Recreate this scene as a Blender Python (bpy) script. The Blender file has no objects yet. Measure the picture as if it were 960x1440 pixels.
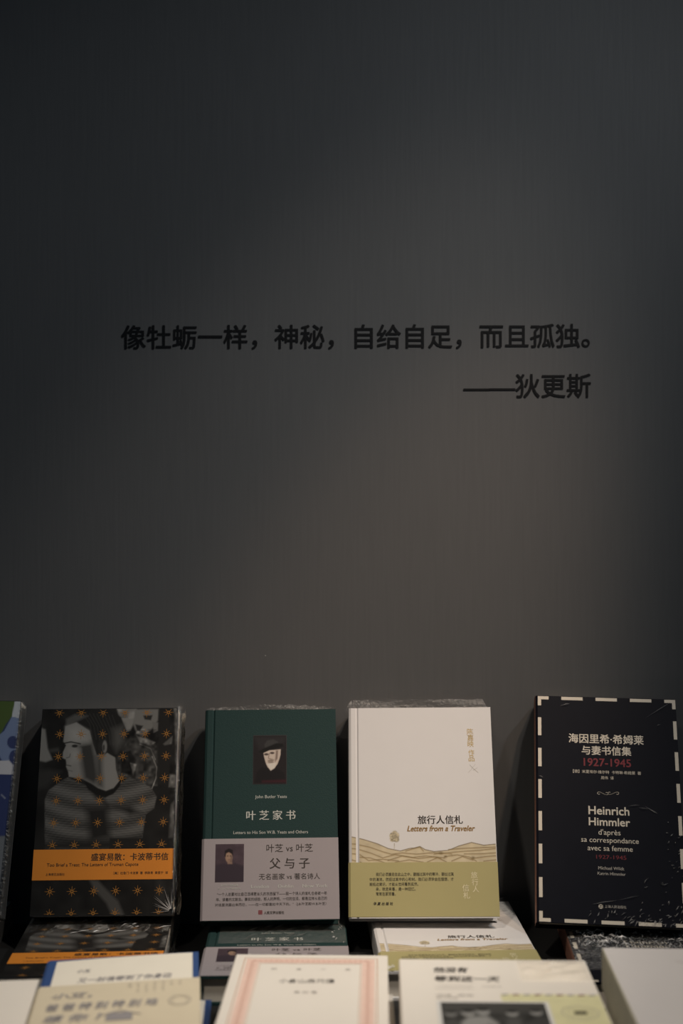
import bpy, bmesh, math, random
import numpy as np
from mathutils import Vector, Matrix

random.seed(7)
rng = np.random.default_rng(7)
scene = bpy.context.scene
C = scene.collection

# ------------------------------------------------------------------ camera, world, lights, exposure
CAM = Vector((0.0, -1.49, 1.30))
cd = bpy.data.cameras.new('camera')
cam = bpy.data.objects.new('camera', cd)
C.objects.link(cam)
cam.location = CAM
cam.rotation_euler = (math.pi / 2, 0, 0)
cd.sensor_fit = 'VERTICAL'
cd.sensor_height = 36
cd.sensor_width = 24
cd.lens = 50
cd.shift_y = -30 / 1440
cd.clip_start = 0.01
cd.dof.use_dof = True
cd.dof.focus_distance = 1.425
cd.dof.aperture_fstop = 3.2
scene.camera = cam

w = bpy.data.worlds.new('dim_room')
scene.world = w
w.use_nodes = True
w.node_tree.nodes['Background'].inputs[0].default_value = (0.35, 0.65, 1.0, 1)
w.node_tree.nodes['Background'].inputs[1].default_value = 0.045


def lamp(name, kind, loc, target, energy, color, size=0.1, angle=60, blend=1.0):
    l = bpy.data.lights.new(name, kind)
    l.energy = energy
    l.color = color
    if kind == 'SPOT':
        l.spot_size = math.radians(angle)
        l.spot_blend = blend
        l.shadow_soft_size = size
    if kind == 'AREA':
        l.size = size
    o = bpy.data.objects.new(name, l)
    C.objects.link(o)
    o.location = loc
    d = Vector(target) - Vector(loc)
    o.rotation_euler = d.to_track_quat('-Z', 'Y').to_euler()
    return o


# ceiling track spots of the shop: a warm one for the table from the right, a cool one washing the wall; the narrow one is an added fill
lamp('wall_spot', 'SPOT', (0.929, -0.604, 2.36), (-0.36, -0.15, 1.113), 36, (0.95, 0.98, 1.0), 0.035, 60, 1.0)
lamp('table_spot', 'SPOT', (0.508, -0.587, 2.554), (-0.146, 0.0, 0.743), 52, (1.0, 0.91, 0.81), 0.035, 33, 1.0)
lamp('narrow_fill', 'SPOT', (0.62, -0.60, 2.45), (0.01, 0.0, 0.98), 58, (1.0, 0.70, 0.48), 0.035, 20, 1.0)  # added warm fill, in place of bounce on the lower wall
lamp('front_spot', 'SPOT', (-0.55, -1.10, 2.70), (0.12, -0.60, 0.9), 86, (1.0, 0.88, 0.75), 0.05, 40, 1.0)

scene.view_settings.view_transform = 'Standard'
scene.view_settings.look = 'None'
scene.view_settings.gamma = 1
scene.view_settings.use_curve_mapping = False
scene.view_settings.exposure = 0.0


# ------------------------------------------------------------------ materials
def srgb(r, g, b):
    f = lambda c: (c / 255 / 12.92) if c / 255 <= 0.04045 else ((c / 255 + 0.055) / 1.055) ** 2.4
    return (f(r), f(g), f(b))


def mat(name, col, rough=0.6, spec=0.3, noise=0.0, nscale=60, bump=0.0, bscale=200, coat=0.0, metallic=0.0):
    m = bpy.data.materials.new(name)
    m.use_nodes = True
    nt = m.node_tree
    b = nt.nodes['Principled BSDF']
    b.inputs['Base Color'].default_value = (*col, 1)
    b.inputs['Roughness'].default_value = rough
    b.inputs['Specular IOR Level'].default_value = spec
    b.inputs['Coat Weight'].default_value = coat
    b.inputs['Coat Roughness'].default_value = 0.18
    b.inputs['Metallic'].default_value = metallic
    tc = nt.nodes.new('ShaderNodeTexCoord')
    if noise:
        n = nt.nodes.new('ShaderNodeTexNoise')
        n.inputs['Scale'].default_value = nscale
        n.inputs['Detail'].default_value = 5
        nt.links.new(tc.outputs['Object'], n.inputs['Vector'])
        mx = nt.nodes.new('ShaderNodeMix')
        mx.data_type = 'RGBA'
        mx.inputs['A'].default_value = (*[c * (1 - noise) for c in col], 1)
        mx.inputs['B'].default_value = (*[min(1, c * (1 + noise)) for c in col], 1)
        nt.links.new(n.outputs['Fac'], mx.inputs['Factor'])
        nt.links.new(mx.outputs['Result'], b.inputs['Base Color'])
    if bump:
        n2 = nt.nodes.new('ShaderNodeTexNoise')
        n2.inputs['Scale'].default_value = bscale
        n2.inputs['Detail'].default_value = 4
        nt.links.new(tc.outputs['Object'], n2.inputs['Vector'])
        bp = nt.nodes.new('ShaderNodeBump')
        bp.inputs['Strength'].default_value = bump
        bp.inputs['Distance'].default_value = 0.002
        nt.links.new(n2.outputs['Fac'], bp.inputs['Height'])
        nt.links.new(bp.outputs['Normal'], b.inputs['Normal'])
    return m


def mat_print(name, rough=0.55, coat=0.0):
    """Printed picture: the ink colour is a colour attribute of the sheet."""
    m = bpy.data.materials.new(name)
    m.use_nodes = True
    nt = m.node_tree
    b = nt.nodes['Principled BSDF']
    a = nt.nodes.new('ShaderNodeVertexColor')
    a.layer_name = 'ink'
    nt.links.new(a.outputs['Color'], b.inputs['Base Color'])
    b.inputs['Roughness'].default_value = rough
    b.inputs['Specular IOR Level'].default_value = 0.12
    b.inputs['Coat Weight'].default_value = coat
    b.inputs['Coat Roughness'].default_value = 0.25
    return m


def mat_pages(name, col):
    m = mat(name, col, 0.85, 0.1)
    nt = m.node_tree
    b = nt.nodes['Principled BSDF']
    tc = nt.nodes.new('ShaderNodeTexCoord')
    wv = nt.nodes.new('ShaderNodeTexWave')
    wv.bands_direction = 'Z'
    wv.inputs['Scale'].default_value = 420
    wv.inputs['Distortion'].default_value = 1.5
    nt.links.new(tc.outputs['Object'], wv.inputs['Vector'])
    mx = nt.nodes.new('ShaderNodeMix')
    mx.data_type = 'RGBA'
    mx.inputs['A'].default_value = (*[c * 0.72 for c in col], 1)
    mx.inputs['B'].default_value = (*col, 1)
    nt.links.new(wv.outputs['Color'], mx.inputs['Factor'])
    nt.links.new(mx.outputs['Result'], b.inputs['Base Color'])
    return m


def mat_film(name, fac=0.12, rough=0.12, bscale=90, bump=0.8, tint=(0.9, 0.9, 0.88)):
    """Clear shrink-wrap film."""
    m = bpy.data.materials.new(name)
    m.use_nodes = True
    nt = m.node_tree
    nt.nodes.clear()
    out = nt.nodes.new('ShaderNodeOutputMaterial')
    tr = nt.nodes.new('ShaderNodeBsdfTransparent')
    gl = nt.nodes.new('ShaderNodeBsdfAnisotropic')
    gl.inputs['Color'].default_value = (*tint, 1)
    gl.inputs['Roughness'].default_value = rough
    mx = nt.nodes.new('ShaderNodeMixShader')
    fr = nt.nodes.new('ShaderNodeFresnel')
    fr.inputs['IOR'].default_value = 1.35
    ad = nt.nodes.new('ShaderNodeMath')
    ad.operation = 'ADD'
    ad.use_clamp = True
    ad.inputs[1].default_value = fac
    tc = nt.nodes.new('ShaderNodeTexCoord')
    n = nt.nodes.new('ShaderNodeTexNoise')
    n.inputs['Scale'].default_value = bscale
    n.inputs['Detail'].default_value = 5
    n.inputs['Distortion'].default_value = 1.2
    bp = nt.nodes.new('ShaderNodeBump')
    bp.inputs['Strength'].default_value = bump
    bp.inputs['Distance'].default_value = 0.004
    nt.links.new(tc.outputs['Object'], n.inputs['Vector'])
    nt.links.new(n.outputs['Fac'], bp.inputs['Height'])
    nt.links.new(bp.outputs['Normal'], gl.inputs['Normal'])
    nt.links.new(fr.outputs[0], ad.inputs[0])
    nt.links.new(ad.outputs[0], mx.inputs[0])
    nt.links.new(tr.outputs[0], mx.inputs[1])
    nt.links.new(gl.outputs[0], mx.inputs[2])
    nt.links.new(mx.outputs[0], out.inputs['Surface'])
    return m


def mat_crease():
    """Sharp white folds in shrink-wrap: half clear, half glossy white."""
    m = mat('film_crease', (0.85, 0.83, 0.80), 0.22, 0.9)  # white colour on clear film stands in for its sparkling highlights
    m.node_tree.nodes['Principled BSDF'].inputs['Alpha'].default_value = 0.42
    return m


def mat_wall():
    m = mat('grey_wall_paint', (0.094, 0.095, 0.096), 0.55, 0.25)
    nt = m.node_tree
    b = nt.nodes['Principled BSDF']
    tc = nt.nodes.new('ShaderNodeTexCoord')
    mp = nt.nodes.new('ShaderNodeMapping')
    mp.inputs['Scale'].default_value = (260, 1, 14)
    nt.links.new(tc.outputs['Object'], mp.inputs['Vector'])
    n = nt.nodes.new('ShaderNodeTexNoise')
    n.inputs['Scale'].default_value = 1.0
    n.inputs['Detail'].default_value = 4
    nt.links.new(mp.outputs['Vector'], n.inputs['Vector'])
    n2 = nt.nodes.new('ShaderNodeTexNoise')
    n2.inputs['Scale'].default_value = 5
    n2.inputs['Detail'].default_value = 6
    nt.links.new(tc.outputs['Object'], n2.inputs['Vector'])
    # tiny pale specks of dust
    v = nt.nodes.new('ShaderNodeTexVoronoi')
    v.inputs['Scale'].default_value = 26
    nt.links.new(tc.outputs['Object'], v.inputs['Vector'])
    lt = nt.nodes.new('ShaderNodeMath')
    lt.operation = 'LESS_THAN'
    lt.inputs[1].default_value = 0.022
    nt.links.new(v.outputs['Distance'], lt.inputs[0])
    sep = nt.nodes.new('ShaderNodeSeparateColor')
    nt.links.new(v.outputs['Color'], sep.inputs[0])
    gt = nt.nodes.new('ShaderNodeMath')
    gt.operation = 'GREATER_THAN'
    gt.inputs[1].default_value = 0.90
    nt.links.new(sep.outputs[0], gt.inputs[0])
    sp = nt.nodes.new('ShaderNodeMath')
    sp.operation = 'MULTIPLY'
    nt.links.new(lt.outputs[0], sp.inputs[0])
    nt.links.new(gt.outputs[0], sp.inputs[1])
    mixn = nt.nodes.new('ShaderNodeMath')
    mixn.operation = 'MULTIPLY_ADD'
    mixn.inputs[1].default_value = 0.5
    nt.links.new(n.outputs['Fac'], mixn.inputs[0])
    h = nt.nodes.new('ShaderNodeMath')
    h.operation = 'MULTIPLY'
    h.inputs[1].default_value = 0.5
    nt.links.new(n2.outputs['Fac'], h.inputs[0])
    nt.links.new(h.outputs[0], mixn.inputs[2])
    mx = nt.nodes.new('ShaderNodeMix')
    mx.data_type = 'RGBA'
    mx.inputs['A'].default_value = (0.080, 0.081, 0.082, 1)
    mx.inputs['B'].default_value = (0.108, 0.109, 0.110, 1)
    nt.links.new(mixn.outputs[0], mx.inputs['Factor'])
    mx2 = nt.nodes.new('ShaderNodeMix')
    mx2.data_type = 'RGBA'
    mx2.inputs['B'].default_value = (0.25, 0.25, 0.25, 1)
    nt.links.new(mx.outputs['Result'], mx2.inputs['A'])
    nt.links.new(sp.outputs[0], mx2.inputs['Factor'])
    nt.links.new(mx2.outputs['Result'], b.inputs['Base Color'])
    bp = nt.nodes.new('ShaderNodeBump')
    bp.inputs['Strength'].default_value = 0.12
    bp.inputs['Distance'].default_value = 0.001
    nt.links.new(n.outputs['Fac'], bp.inputs['Height'])
    nt.links.new(bp.outputs['Normal'], b.inputs['Normal'])
    return m


M = {}
M['wall'] = mat_wall()
M['floor'] = mat('dark_floor', (0.05, 0.045, 0.04), 0.5, 0.3, 0.2, 8)
M['table'] = mat('black_table', (0.012, 0.012, 0.012), 0.5, 0.3, 0.15, 40)
M['vinyl'] = mat('black_vinyl', (0.006, 0.006, 0.0065), 0.5, 0.25)
M['pages'] = mat_pages('page_edges', (0.62, 0.57, 0.49))
M['print'] = mat_print('printed_picture')
M['print_matt'] = mat_print('printed_matt', 0.7, 0.0)
M['black_cover'] = mat('black_card', (0.020, 0.020, 0.021), 0.4, 0.3, 0.1, 90, coat=0.1)
M['orange'] = mat('orange_band_print', (0.54, 0.19, 0.024), 0.55, 0.25, 0.05, 60)
M['star'] = mat('ochre_star_print', (0.27, 0.125, 0.028), 0.55, 0.15)
M['ink'] = mat('dark_ink', (0.030, 0.024, 0.020), 0.6, 0.2)
M['green'] = mat('dark_green_cloth', (0.013, 0.031, 0.030), 0.6, 0.10, 0.12, 500, 0.15, 900)
M['pale_ink'] = mat('pale_ink', (0.37, 0.38, 0.35), 0.5, 0.2)
M['mauve'] = mat('mauve_grey_paper', (0.235, 0.212, 0.218), 0.6, 0.25, 0.03, 80)
M['red_ink'] = mat('red_ink', (0.15, 0.022, 0.028), 0.6, 0.2)
M['white_cover'] = mat('white_board', (0.545, 0.535, 0.525), 0.5, 0.3, 0.02, 60, coat=0.1)
M['gold_ink'] = mat('gold_ink', (0.40, 0.28, 0.08), 0.5, 0.3)
M['brown_ink'] = mat('brown_ink', (0.20, 0.115, 0.03), 0.6, 0.2)
M['grey_ink'] = mat('grey_ink', (0.36, 0.33, 0.29), 0.6, 0.2)
M['olive'] = mat('yellow_green_paper', (0.32, 0.285, 0.13), 0.55, 0.3, 0.03, 60)
M['cream_ink'] = mat('cream_ink', (0.60, 0.54, 0.36), 0.6, 0.2)
M['navy'] = mat('blue_black_card', (0.0045, 0.0050, 0.0085), 0.5, 0.07, 0.15, 60)
M['dash'] = mat('cream_dash_print', (0.50, 0.45, 0.37), 0.5, 0.3)
M['brick'] = mat('red_brown_spine', (0.24, 0.115, 0.08), 0.5, 0.3)
M['white_paper'] = mat('cream_white_paper', (0.80, 0.735, 0.64), 0.5, 0.3, 0.02, 50, coat=0.1)
M['pink'] = mat('pink_ornament_print', (0.78, 0.555, 0.455), 0.6, 0.2, 0.16, 420)
M['rust'] = mat('rust_line_print', (0.58, 0.32, 0.20), 0.6, 0.2)
M['blue'] = mat('blue_cloth_cover', (0.035, 0.075, 0.20), 0.6, 0.25, 0.1, 300)
M['letter'] = mat('cream_letter_paper', (0.78, 0.72, 0.60), 0.7, 0.2, 0.03, 40)
M['kraft'] = mat('tan_letter_paper', (0.64, 0.555, 0.40), 0.7, 0.2, 0.05, 60)
M['blue_ink'] = mat('blue_grey_ink', (0.29, 0.27, 0.265), 0.7, 0.2)
M['glossy_white'] = mat('glossy_white_card', (0.74, 0.70, 0.67), 0.22, 0.5, 0.02, 40, 0.10, 25, coat=0.5)
M['grey_green'] = mat('grey_green_card', (0.42, 0.40, 0.31), 0.5, 0.3, 0.25, 60)
M['photo_edge'] = mat('photo_border_print', (0.66, 0.64, 0.60), 0.6, 0.2)
M['postcard'] = mat('yellow_postcard_print', (0.66, 0.62, 0.36), 0.6, 0.2, 0.12, 90)
M['film'] = mat_film('clear_film', 0.05, 0.10, 130, 1.0)
M['film_crinkle'] = mat_film('crinkled_film', 0.08, 0.28, 240, 1.0)
M['film_haze'] = mat_film('hazy_film', 0.015, 0.45, 160, 0.5)
M['crease'] = mat_crease()
M['pink_dark'] = mat('pink_ornament_dark', (0.68, 0.43, 0.34), 0.6, 0.2)


# ------------------------------------------------------------------ object helpers
def link_mesh(name, bm_or_me, mats, parent=None):
    if isinstance(bm_or_me, bmesh.types.BMesh):
        me = bpy.data.meshes.new(name)
        bm_or_me.normal_update()
        bm_or_me.to_mesh(me)
        bm_or_me.free()
    else:
        me = bm_or_me
        me.name = name
    for m in (mats if isinstance(mats, (list, tuple)) else [mats]):
        me.materials.append(m)
    o = bpy.data.objects.new(name, me)
    C.objects.link(o)
    if parent:
        o.parent = parent
    return o


def thing(name, label, cat, group=None):
    o = bpy.data.objects.new(name, None)
    o.empty_display_size = 0.02
    C.objects.link(o)
    o['label'] = label
    o['category'] = cat
    if group:
        o['group'] = group
    return o


def dup(root, label, group=None):
    def rec(o, p):
        c = o.copy()
        C.objects.link(c)
        if p:
            c.parent = p
        for ch in list(o.children):
            rec(ch, c)
        return c
    r = rec(root, None)
    r['label'] = label
    if group:
        r['group'] = group
    return r


def add_box(bm, x0, x1, y0, y1, z0, z1, mi=0):
    vs = [bm.verts.new((x, y, z)) for z in (z0, z1) for y in (y0, y1) for x in (x0, x1)]
    for f in ((0, 2, 3, 1), (4, 5, 7, 6), (0, 1, 5, 4), (2, 6, 7, 3), (0, 4, 6, 2), (1, 3, 7, 5)):
        bm.faces.new([vs[i] for i in f]).material_index = mi


def add_poly(bm, pts, z, mi=0):
    f = bm.faces.new([bm.verts.new((p[0], p[1], z)) for p in pts])
    f.normal_update()
    if f.normal.z < 0:
        f.normal_flip()
    f.material_index = mi
    return f


def add_rect(bm, x0, x1, y0, y1, z, mi=0):
    add_poly(bm, [(x0, y0), (x1, y0), (x1, y1), (x0, y1)], z, mi)


def add_line(bm, pts, wd, z, mi=0):
    for a, b in zip(pts[:-1], pts[1:]):
        a = Vector(a).to_2d() if len(a) == 3 else Vector(a)
        b = Vector(b)
        d = b - a
        if d.length < 1e-7:
            continue
        d.normalize()
        n = Vector((-d.y, d.x)) * wd / 2
        e = d * wd * 0.25
        add_poly(bm, [a - n - e, b - n + e, b + n + e, a + n - e], z, mi)


def extrude_outline(bm, pts, y0, y1, mi=0):
    """pts: (x, z) outline, swept along y."""
    a = [bm.verts.new((p[0], y0, p[1])) for p in pts]
    b = [bm.verts.new((p[0], y1, p[1])) for p in pts]
    n = len(pts)
    fs = [bm.faces.new(a), bm.faces.new(list(reversed(b)))]
    for i in range(n):
        j = (i + 1) % n
        fs.append(bm.faces.new((a[j], a[i], b[i], b[j])))
    for f in fs:
        f.material_index = mi
    bmesh.ops.recalc_face_normals(bm, faces=fs)


# ---- lettering -------------------------------------------------------------
_tc = {}


def glyphs(body, bold=0.0, shear=0.0, spacing=1.0):
    key = (body, round(bold, 4), shear, spacing)
    if key in _tc:
        return _tc[key]
    cu = bpy.data.curves.new('t', 'FONT')
    cu.body = body
    cu.size = 1
    cu.offset = bold
    cu.shear = shear
    cu.space_character = spacing
    cu.resolution_u = 3
    cu.fill_mode = 'FRONT'
    o = bpy.data.objects.new('t', cu)
    C.objects.link(o)
    dg = bpy.context.evaluated_depsgraph_get()
    me = bpy.data.meshes.new_from_object(o.evaluated_get(dg))
    n = len(me.vertices)
    co = np.zeros(n * 3)
    me.vertices.foreach_get('co', co)
    co = co.reshape(-1, 3)[:, :2].copy()
    faces = [list(p.vertices) for p in me.polygons]
    bpy.data.objects.remove(o)
    bpy.data.curves.remove(cu)
    bpy.data.meshes.remove(me)
    _tc[key] = (co, faces)
    return _tc[key]


def put(bm, co, faces, z, mi):
    vs = [bm.verts.new((x, y, z)) for x, y in co]
    for f in faces:
        try:
            fa = bm.faces.new([vs[i] for i in f])
            fa.normal_update()
            if fa.normal.z < 0:
                fa.normal_flip()
            fa.material_index = mi
        except ValueError:
            pass


EXTRA = {'song': ((0.03, 0.0),), 'bold': ((0.03, 0.0), (0.0, 0.03), (0.03, 0.03)), 'italic': ((0.05, 0.0), (0.0, 0.035), (0.05, 0.035), (0.025, 0.018)),
         'brush': ((0.045, 0.0), (0.0, 0.035), (0.045, 0.035), (0.022, 0.018))}


def text(bm, body, x0, x1, y, z, mi=0, style='sans', aspect=1.0, height=None, rot=0.0):
    """Lettering between x0 and x1 with baseline y. style: sans, bold, song (thin horizontals), italic."""
    shear = {'italic': 0.28, 'brush': 0.2}.get(style, 0.0)
    co, faces = glyphs(body, 0.0, shear)
    if not len(co):
        return
    mn, mxx = co.min(0), co.max(0)
    s = (x1 - x0) / (mxx[0] - mn[0])
    sy = s * aspect
    if height:
        sy = height / (mxx[1] - mn[1])
    c = np.c_[(co[:, 0] - mn[0]) * s, co[:, 1] * sy]
    cr, sr = math.cos(rot), math.sin(rot)
    c = np.c_[c[:, 0] * cr - c[:, 1] * sr + x0, c[:, 0] * sr + c[:, 1] * cr + y]
    put(bm, c, faces, z, mi)
    for k, (ox, oy) in enumerate(EXTRA.get(style, ())):
        put(bm, c + np.array([s * ox, sy * oy]), faces, z + 6e-6 * (k + 1), mi)


# ---- printed pictures: a fine sheet of coloured points ----------------------
class Picture:
    def __init__(self, X, Y, base):
        self.X, self.Y = X, Y
        self.col = np.zeros(X.shape + (3,)) + np.array(base)

    def blend(self, a, col):
        a = np.clip(a, 0, 1)[..., None]
        self.col = self.col * (1 - a) + np.array(col) * a

    def sd(self, pts):
        X, Y = self.X, self.Y
        d = np.full(X.shape, 1e9)
        ins = np.zeros(X.shape, bool)
        n = len(pts)
        for i in range(n):
            x1, y1 = pts[i]
            x2, y2 = pts[(i + 1) % n]
            ex, ey = x2 - x1, y2 - y1
            t = np.clip(((X - x1) * ex + (Y - y1) * ey) / (ex * ex + ey * ey + 1e-9), 0, 1)
            d = np.minimum(d, np.hypot(X - x1 - t * ex, Y - y1 - t * ey))
            if y1 != y2:
                c = ((y1 > Y) != (y2 > Y)) & (X < (x2 - x1) * (Y - y1) / (y2 - y1) + x1)
                ins ^= c
        return np.where(ins, -d, d)

    def poly(self, pts, col, soft=1.5, op=1.0):
        self.blend((0.5 - self.sd(pts) / soft) * op, col)

    def ell(self, cx, cy, rx, ry, col, soft=0.25, op=1.0, rot=0.0):
        c, s = math.cos(rot), math.sin(rot)
        u = ((self.X - cx) * c + (self.Y - cy) * s) / rx
        v = (-(self.X - cx) * s + (self.Y - cy) * c) / ry
        self.blend((0.5 - (np.hypot(u, v) - 1) / soft) * op, col)

    def line(self, pts, wd, col, op=1.0, soft=1.0):
        d = np.full(self.X.shape, 1e9)
        for (x1, y1), (x2, y2) in zip(pts[:-1], pts[1:]):
            ex, ey = x2 - x1, y2 - y1
            t = np.clip(((self.X - x1) * ex + (self.Y - y1) * ey) / (ex * ex + ey * ey + 1e-9), 0, 1)
            d = np.minimum(d, np.hypot(self.X - x1 - t * ex, self.Y - y1 - t * ey))
        self.blend((0.5 - (d - wd / 2) / soft) * op, col)

    def mottle(self, amt, cells, mask=None):
        h, wd = self.X.shape
        t = np.zeros((h, wd))
        for c, a in ((cells, 0.6), (cells * 2, 0.4)):
            g = rng.standard_normal((max(2, int(h / c)) + 2, max(2, int(wd / c)) + 2))
            yy = np.linspace(0, g.shape[0] - 1.001, h)
            xx = np.linspace(0, g.shape[1] - 1.001, wd)
            yi, xi = yy.astype(int), xx.astype(int)
            fy, fx = (yy - yi)[:, None], (xx - xi)[None]
            t += a * ((g[yi][:, xi] * (1 - fy) + g[yi + 1][:, xi] * fy) * (1 - fx) + (g[yi][:, xi + 1] * (1 - fy) + g[yi + 1][:, xi + 1] * fy) * fx)
        k = np.exp(t * amt)
        if mask is not None:
            k = 1 + (k - 1) * mask
        self.col *= k[..., None]


def picture_sheet(name, x0, x1, y0, y1, z, nx, ny, base, unmap, paint, material, parent, tone=1.0):
    """Sheet on the cover from (x0,y0) to (x1,y1); unmap gives drawing units for each point."""
    xs = np.linspace(x0, x1, nx)
    ys = np.linspace(y0, y1, ny)
    LX, LY = np.meshgrid(xs, ys)
    X, Y = unmap(LX, LY)
    p = Picture(X, Y, base)
    paint(p)
    col = np.clip(p.col * tone, 0, 1)
    me = bpy.data.meshes.new(name)
    idx = np.arange(nx * ny).reshape(ny, nx)
    q = np.stack([idx[:-1, :-1], idx[:-1, 1:], idx[1:, 1:], idx[1:, :-1]], -1).reshape(-1, 4)
    v = np.c_[LX.ravel(), LY.ravel(), np.full(nx * ny, z)]
    me.vertices.add(len(v))
    me.vertices.foreach_set('co', v.ravel())
    me.loops.add(q.size)
    me.loops.foreach_set('vertex_index', q.ravel())
    me.polygons.add(len(q))
    me.polygons.foreach_set('loop_start', np.arange(0, q.size, 4))
    me.polygons.foreach_set('loop_total', np.full(len(q), 4))
    me.update()
    at = me.color_attributes.new('ink', 'FLOAT_COLOR', 'POINT')
    at.data.foreach_set('color', np.c_[col.reshape(-1, 3), np.ones(nx * ny)].ravel())
    return link_mesh(name, me, material, parent)


# ---- books ------------------------------------------------------------------
def hardcover(root, W, H, T, cover_mat, page_mat=None, spine_mat=None, groove=True):
    b = 0.0025
    g0, g1 = -W / 2 + 0.0075, -W / 2 + 0.0105
    gd = 0.0011 if groove else 0.0
    gm = (g0 + g1) / 2
    pts = [(W / 2, T), (g1, T), (gm, T - gd), (g0, T), (-W / 2 + 0.003, T), (-W / 2 + 0.0008, T - 0.0012), (-W / 2, T - 0.004),
           (-W / 2, 0.004), (-W / 2 + 0.0008, 0.0012), (-W / 2 + 0.003, 0), (g0, 0), (gm, gd), (g1, 0), (W / 2, 0),
           (W / 2, b), (-W / 2 + b + 0.001, b), (-W / 2 + b + 0.001, T - b), (W / 2, T - b)]
    bm = bmesh.new()
    extrude_outline(bm, pts, 0, H)
    if spine_mat:
        for f in bm.faces:
            if abs(f.normal.x) > 0.5 and f.calc_center_median().x < -W / 2 + 0.002:
                f.material_index = 1
    link_mesh('cover', bm, [cover_mat] + ([spine_mat] if spine_mat else []), root)
    bm = bmesh.new()
    add_box(bm, -W / 2 + b + 0.0011, W / 2 - 0.0035, 0.0035, H - 0.0035, b + 0.0001, T - b - 0.0001)
    link_mesh('page_block', bm, page_mat or M['pages'], root)


def paperback(root, W, H, T, cover_mat, page_mat=None, spine_mat=None):
    b = 0.0006
    pts = [(W / 2, T), (-W / 2 + 0.001, T), (-W / 2, T - 0.001), (-W / 2, 0.001), (-W / 2 + 0.001, 0), (W / 2, 0),
           (W / 2, b), (-W / 2 + b, b), (-W / 2 + b, T - b), (W / 2, T - b)]
    bm = bmesh.new()
    extrude_outline(bm, pts, 0, H)
    if spine_mat:
        for f in bm.faces:
            if abs(f.normal.x) > 0.5 and f.calc_center_median().x < -W / 2 + 0.0008:
                f.material_index = 1
    link_mesh('cover', bm, [cover_mat] + ([spine_mat] if spine_mat else []), root)
    bm = bmesh.new()
    add_box(bm, -W / 2 + b + 0.0001, W / 2 - 0.0006, 0.0006, H - 0.0006, b + 0.0001, T - b - 0.0001)
    link_mesh('page_block', bm, page_mat or M['pages'], root)


def belly_band(root, W, T, y0, y1, material, th=0.0004):
    e = th
    pts = [(W / 2 + e, T + e), (-W / 2 + 0.002, T + e), (-W / 2 - e * 0.4, T - 0.0012), (-W / 2 - e, T - 0.004), (-W / 2 - e, 0.004),
           (-W / 2 - e * 0.4, 0.0012), (-W / 2 + 0.002, -e), (W / 2 + e, -e), (W / 2 + e, -e * 0.1), (-W / 2 + 0.003, -e * 0.1),
           (-W / 2 - e * 0.1, 0.004), (-W / 2 - e * 0.1, T - 0.004), (-W / 2 + 0.003, T + e * 0.1), (W / 2 + e, T + e * 0.1)]
    bm = bmesh.new()
    extrude_outline(bm, pts, y0, y1)
    return link_mesh('belly_band', bm, material, root)


class Art:
    """Drawing units of a cover: four corners TL TR BR BL in the units the artwork was measured in."""

    def __init__(self, q, W, H):
        self.W, self.H = W, H
        src = np.array(q, float)
        dst = np.array([(-W / 2, H), (W / 2, H), (W / 2, 0), (-W / 2, 0)])
        A, rhs = [], []
        for (x, y), (u, v) in zip(src, dst):
            A.append([x, y, 1, 0, 0, 0, -u * x, -u * y]); rhs.append(u)
            A.append([0, 0, 0, x, y, 1, -v * x, -v * y]); rhs.append(v)
        h = np.linalg.solve(np.array(A), np.array(rhs))
        self.Hm = np.append(h, 1).reshape(3, 3)
        self.Hi = np.linalg.inv(self.Hm)

    def __call__(self, x, y):
        v = self.Hm @ np.array([x, y, 1.0])
        return float(v[0] / v[2]), float(v[1] / v[2])

    def unmap(self, LX, LY):
        d = self.Hi[2, 0] * LX + self.Hi[2, 1] * LY + self.Hi[2, 2]
        return (self.Hi[0, 0] * LX + self.Hi[0, 1] * LY + self.Hi[0, 2]) / d, (self.Hi[1, 0] * LX + self.Hi[1, 1] * LY + self.Hi[1, 2]) / d

    def text(self, bm, body, xl, xr, yb, z, mi=0, style='sans', height=None, aspect=1.0):
        a = self(xl, yb)
        b = self(xr, yb)
        hh = None
        if height:
            hh = self(xl, yb - height)[1] - a[1]
        text(bm, body, a[0], b[0], (a[1] + b[1]) / 2, z, mi, style, aspect, hh)


class Ink:
    """One printed line or block of lettering as its own part."""

    def __init__(self, name, mats, parent):
        self.name, self.mats, self.parent = name, mats, parent

    def __enter__(self):
        self.bm = bmesh.new()
        return self.bm

    def __exit__(self, *a):
        link_mesh(self.name, self.bm, self.mats, self.parent)


def creases(name, parent, strokes, wd=0.0007, h=0.0010, material=None):
    """Sharp folds of film: thin three-sided ridges from (x, y, z) to (x, y, z)."""
    bm = bmesh.new()
    for a, b in strokes:
        a, b = Vector(a), Vector(b)
        d = (b - a)
        if d.length < 1e-6:
            continue
        n = Vector((-d.y, d.x, 0)).normalized() * wd * random.uniform(0.5, 1.2)
        m = a.lerp(b, random.uniform(0.3, 0.7)) + Vector((random.uniform(-0.4, 0.4) * h, random.uniform(-0.8, 0.2) * h, h * random.uniform(0.3, 1.2)))
        v = [bm.verts.new(q) for q in (a, m - n, b, m + n, m + Vector((0, 0, h * 0.7)))]
        for f in ((0, 1, 4), (1, 2, 4), (2, 3, 4), (3, 0, 4)):
            bm.faces.new([v[k] for k in f])
    return link_mesh(name, bm, material or M['crease'], parent)


def rand_strokes(n, x0, x1, y0, y1, z, lmin, lmax, a0=0, a1=180):
    out = []
    for _ in range(n):
        x, y = random.uniform(x0, x1), random.uniform(y0, y1)
        a = math.radians(random.uniform(a0, a1))
        L = random.uniform(lmin, lmax) / 2
        dx, dy = math.cos(a) * L, math.sin(a) * L
        out.append(((x - dx, y - dy, z), (x + dx, y + dy, z)))
    return out


def Rm(ax, deg):
    return Matrix.Rotation(math.radians(deg), 4, ax)


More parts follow.
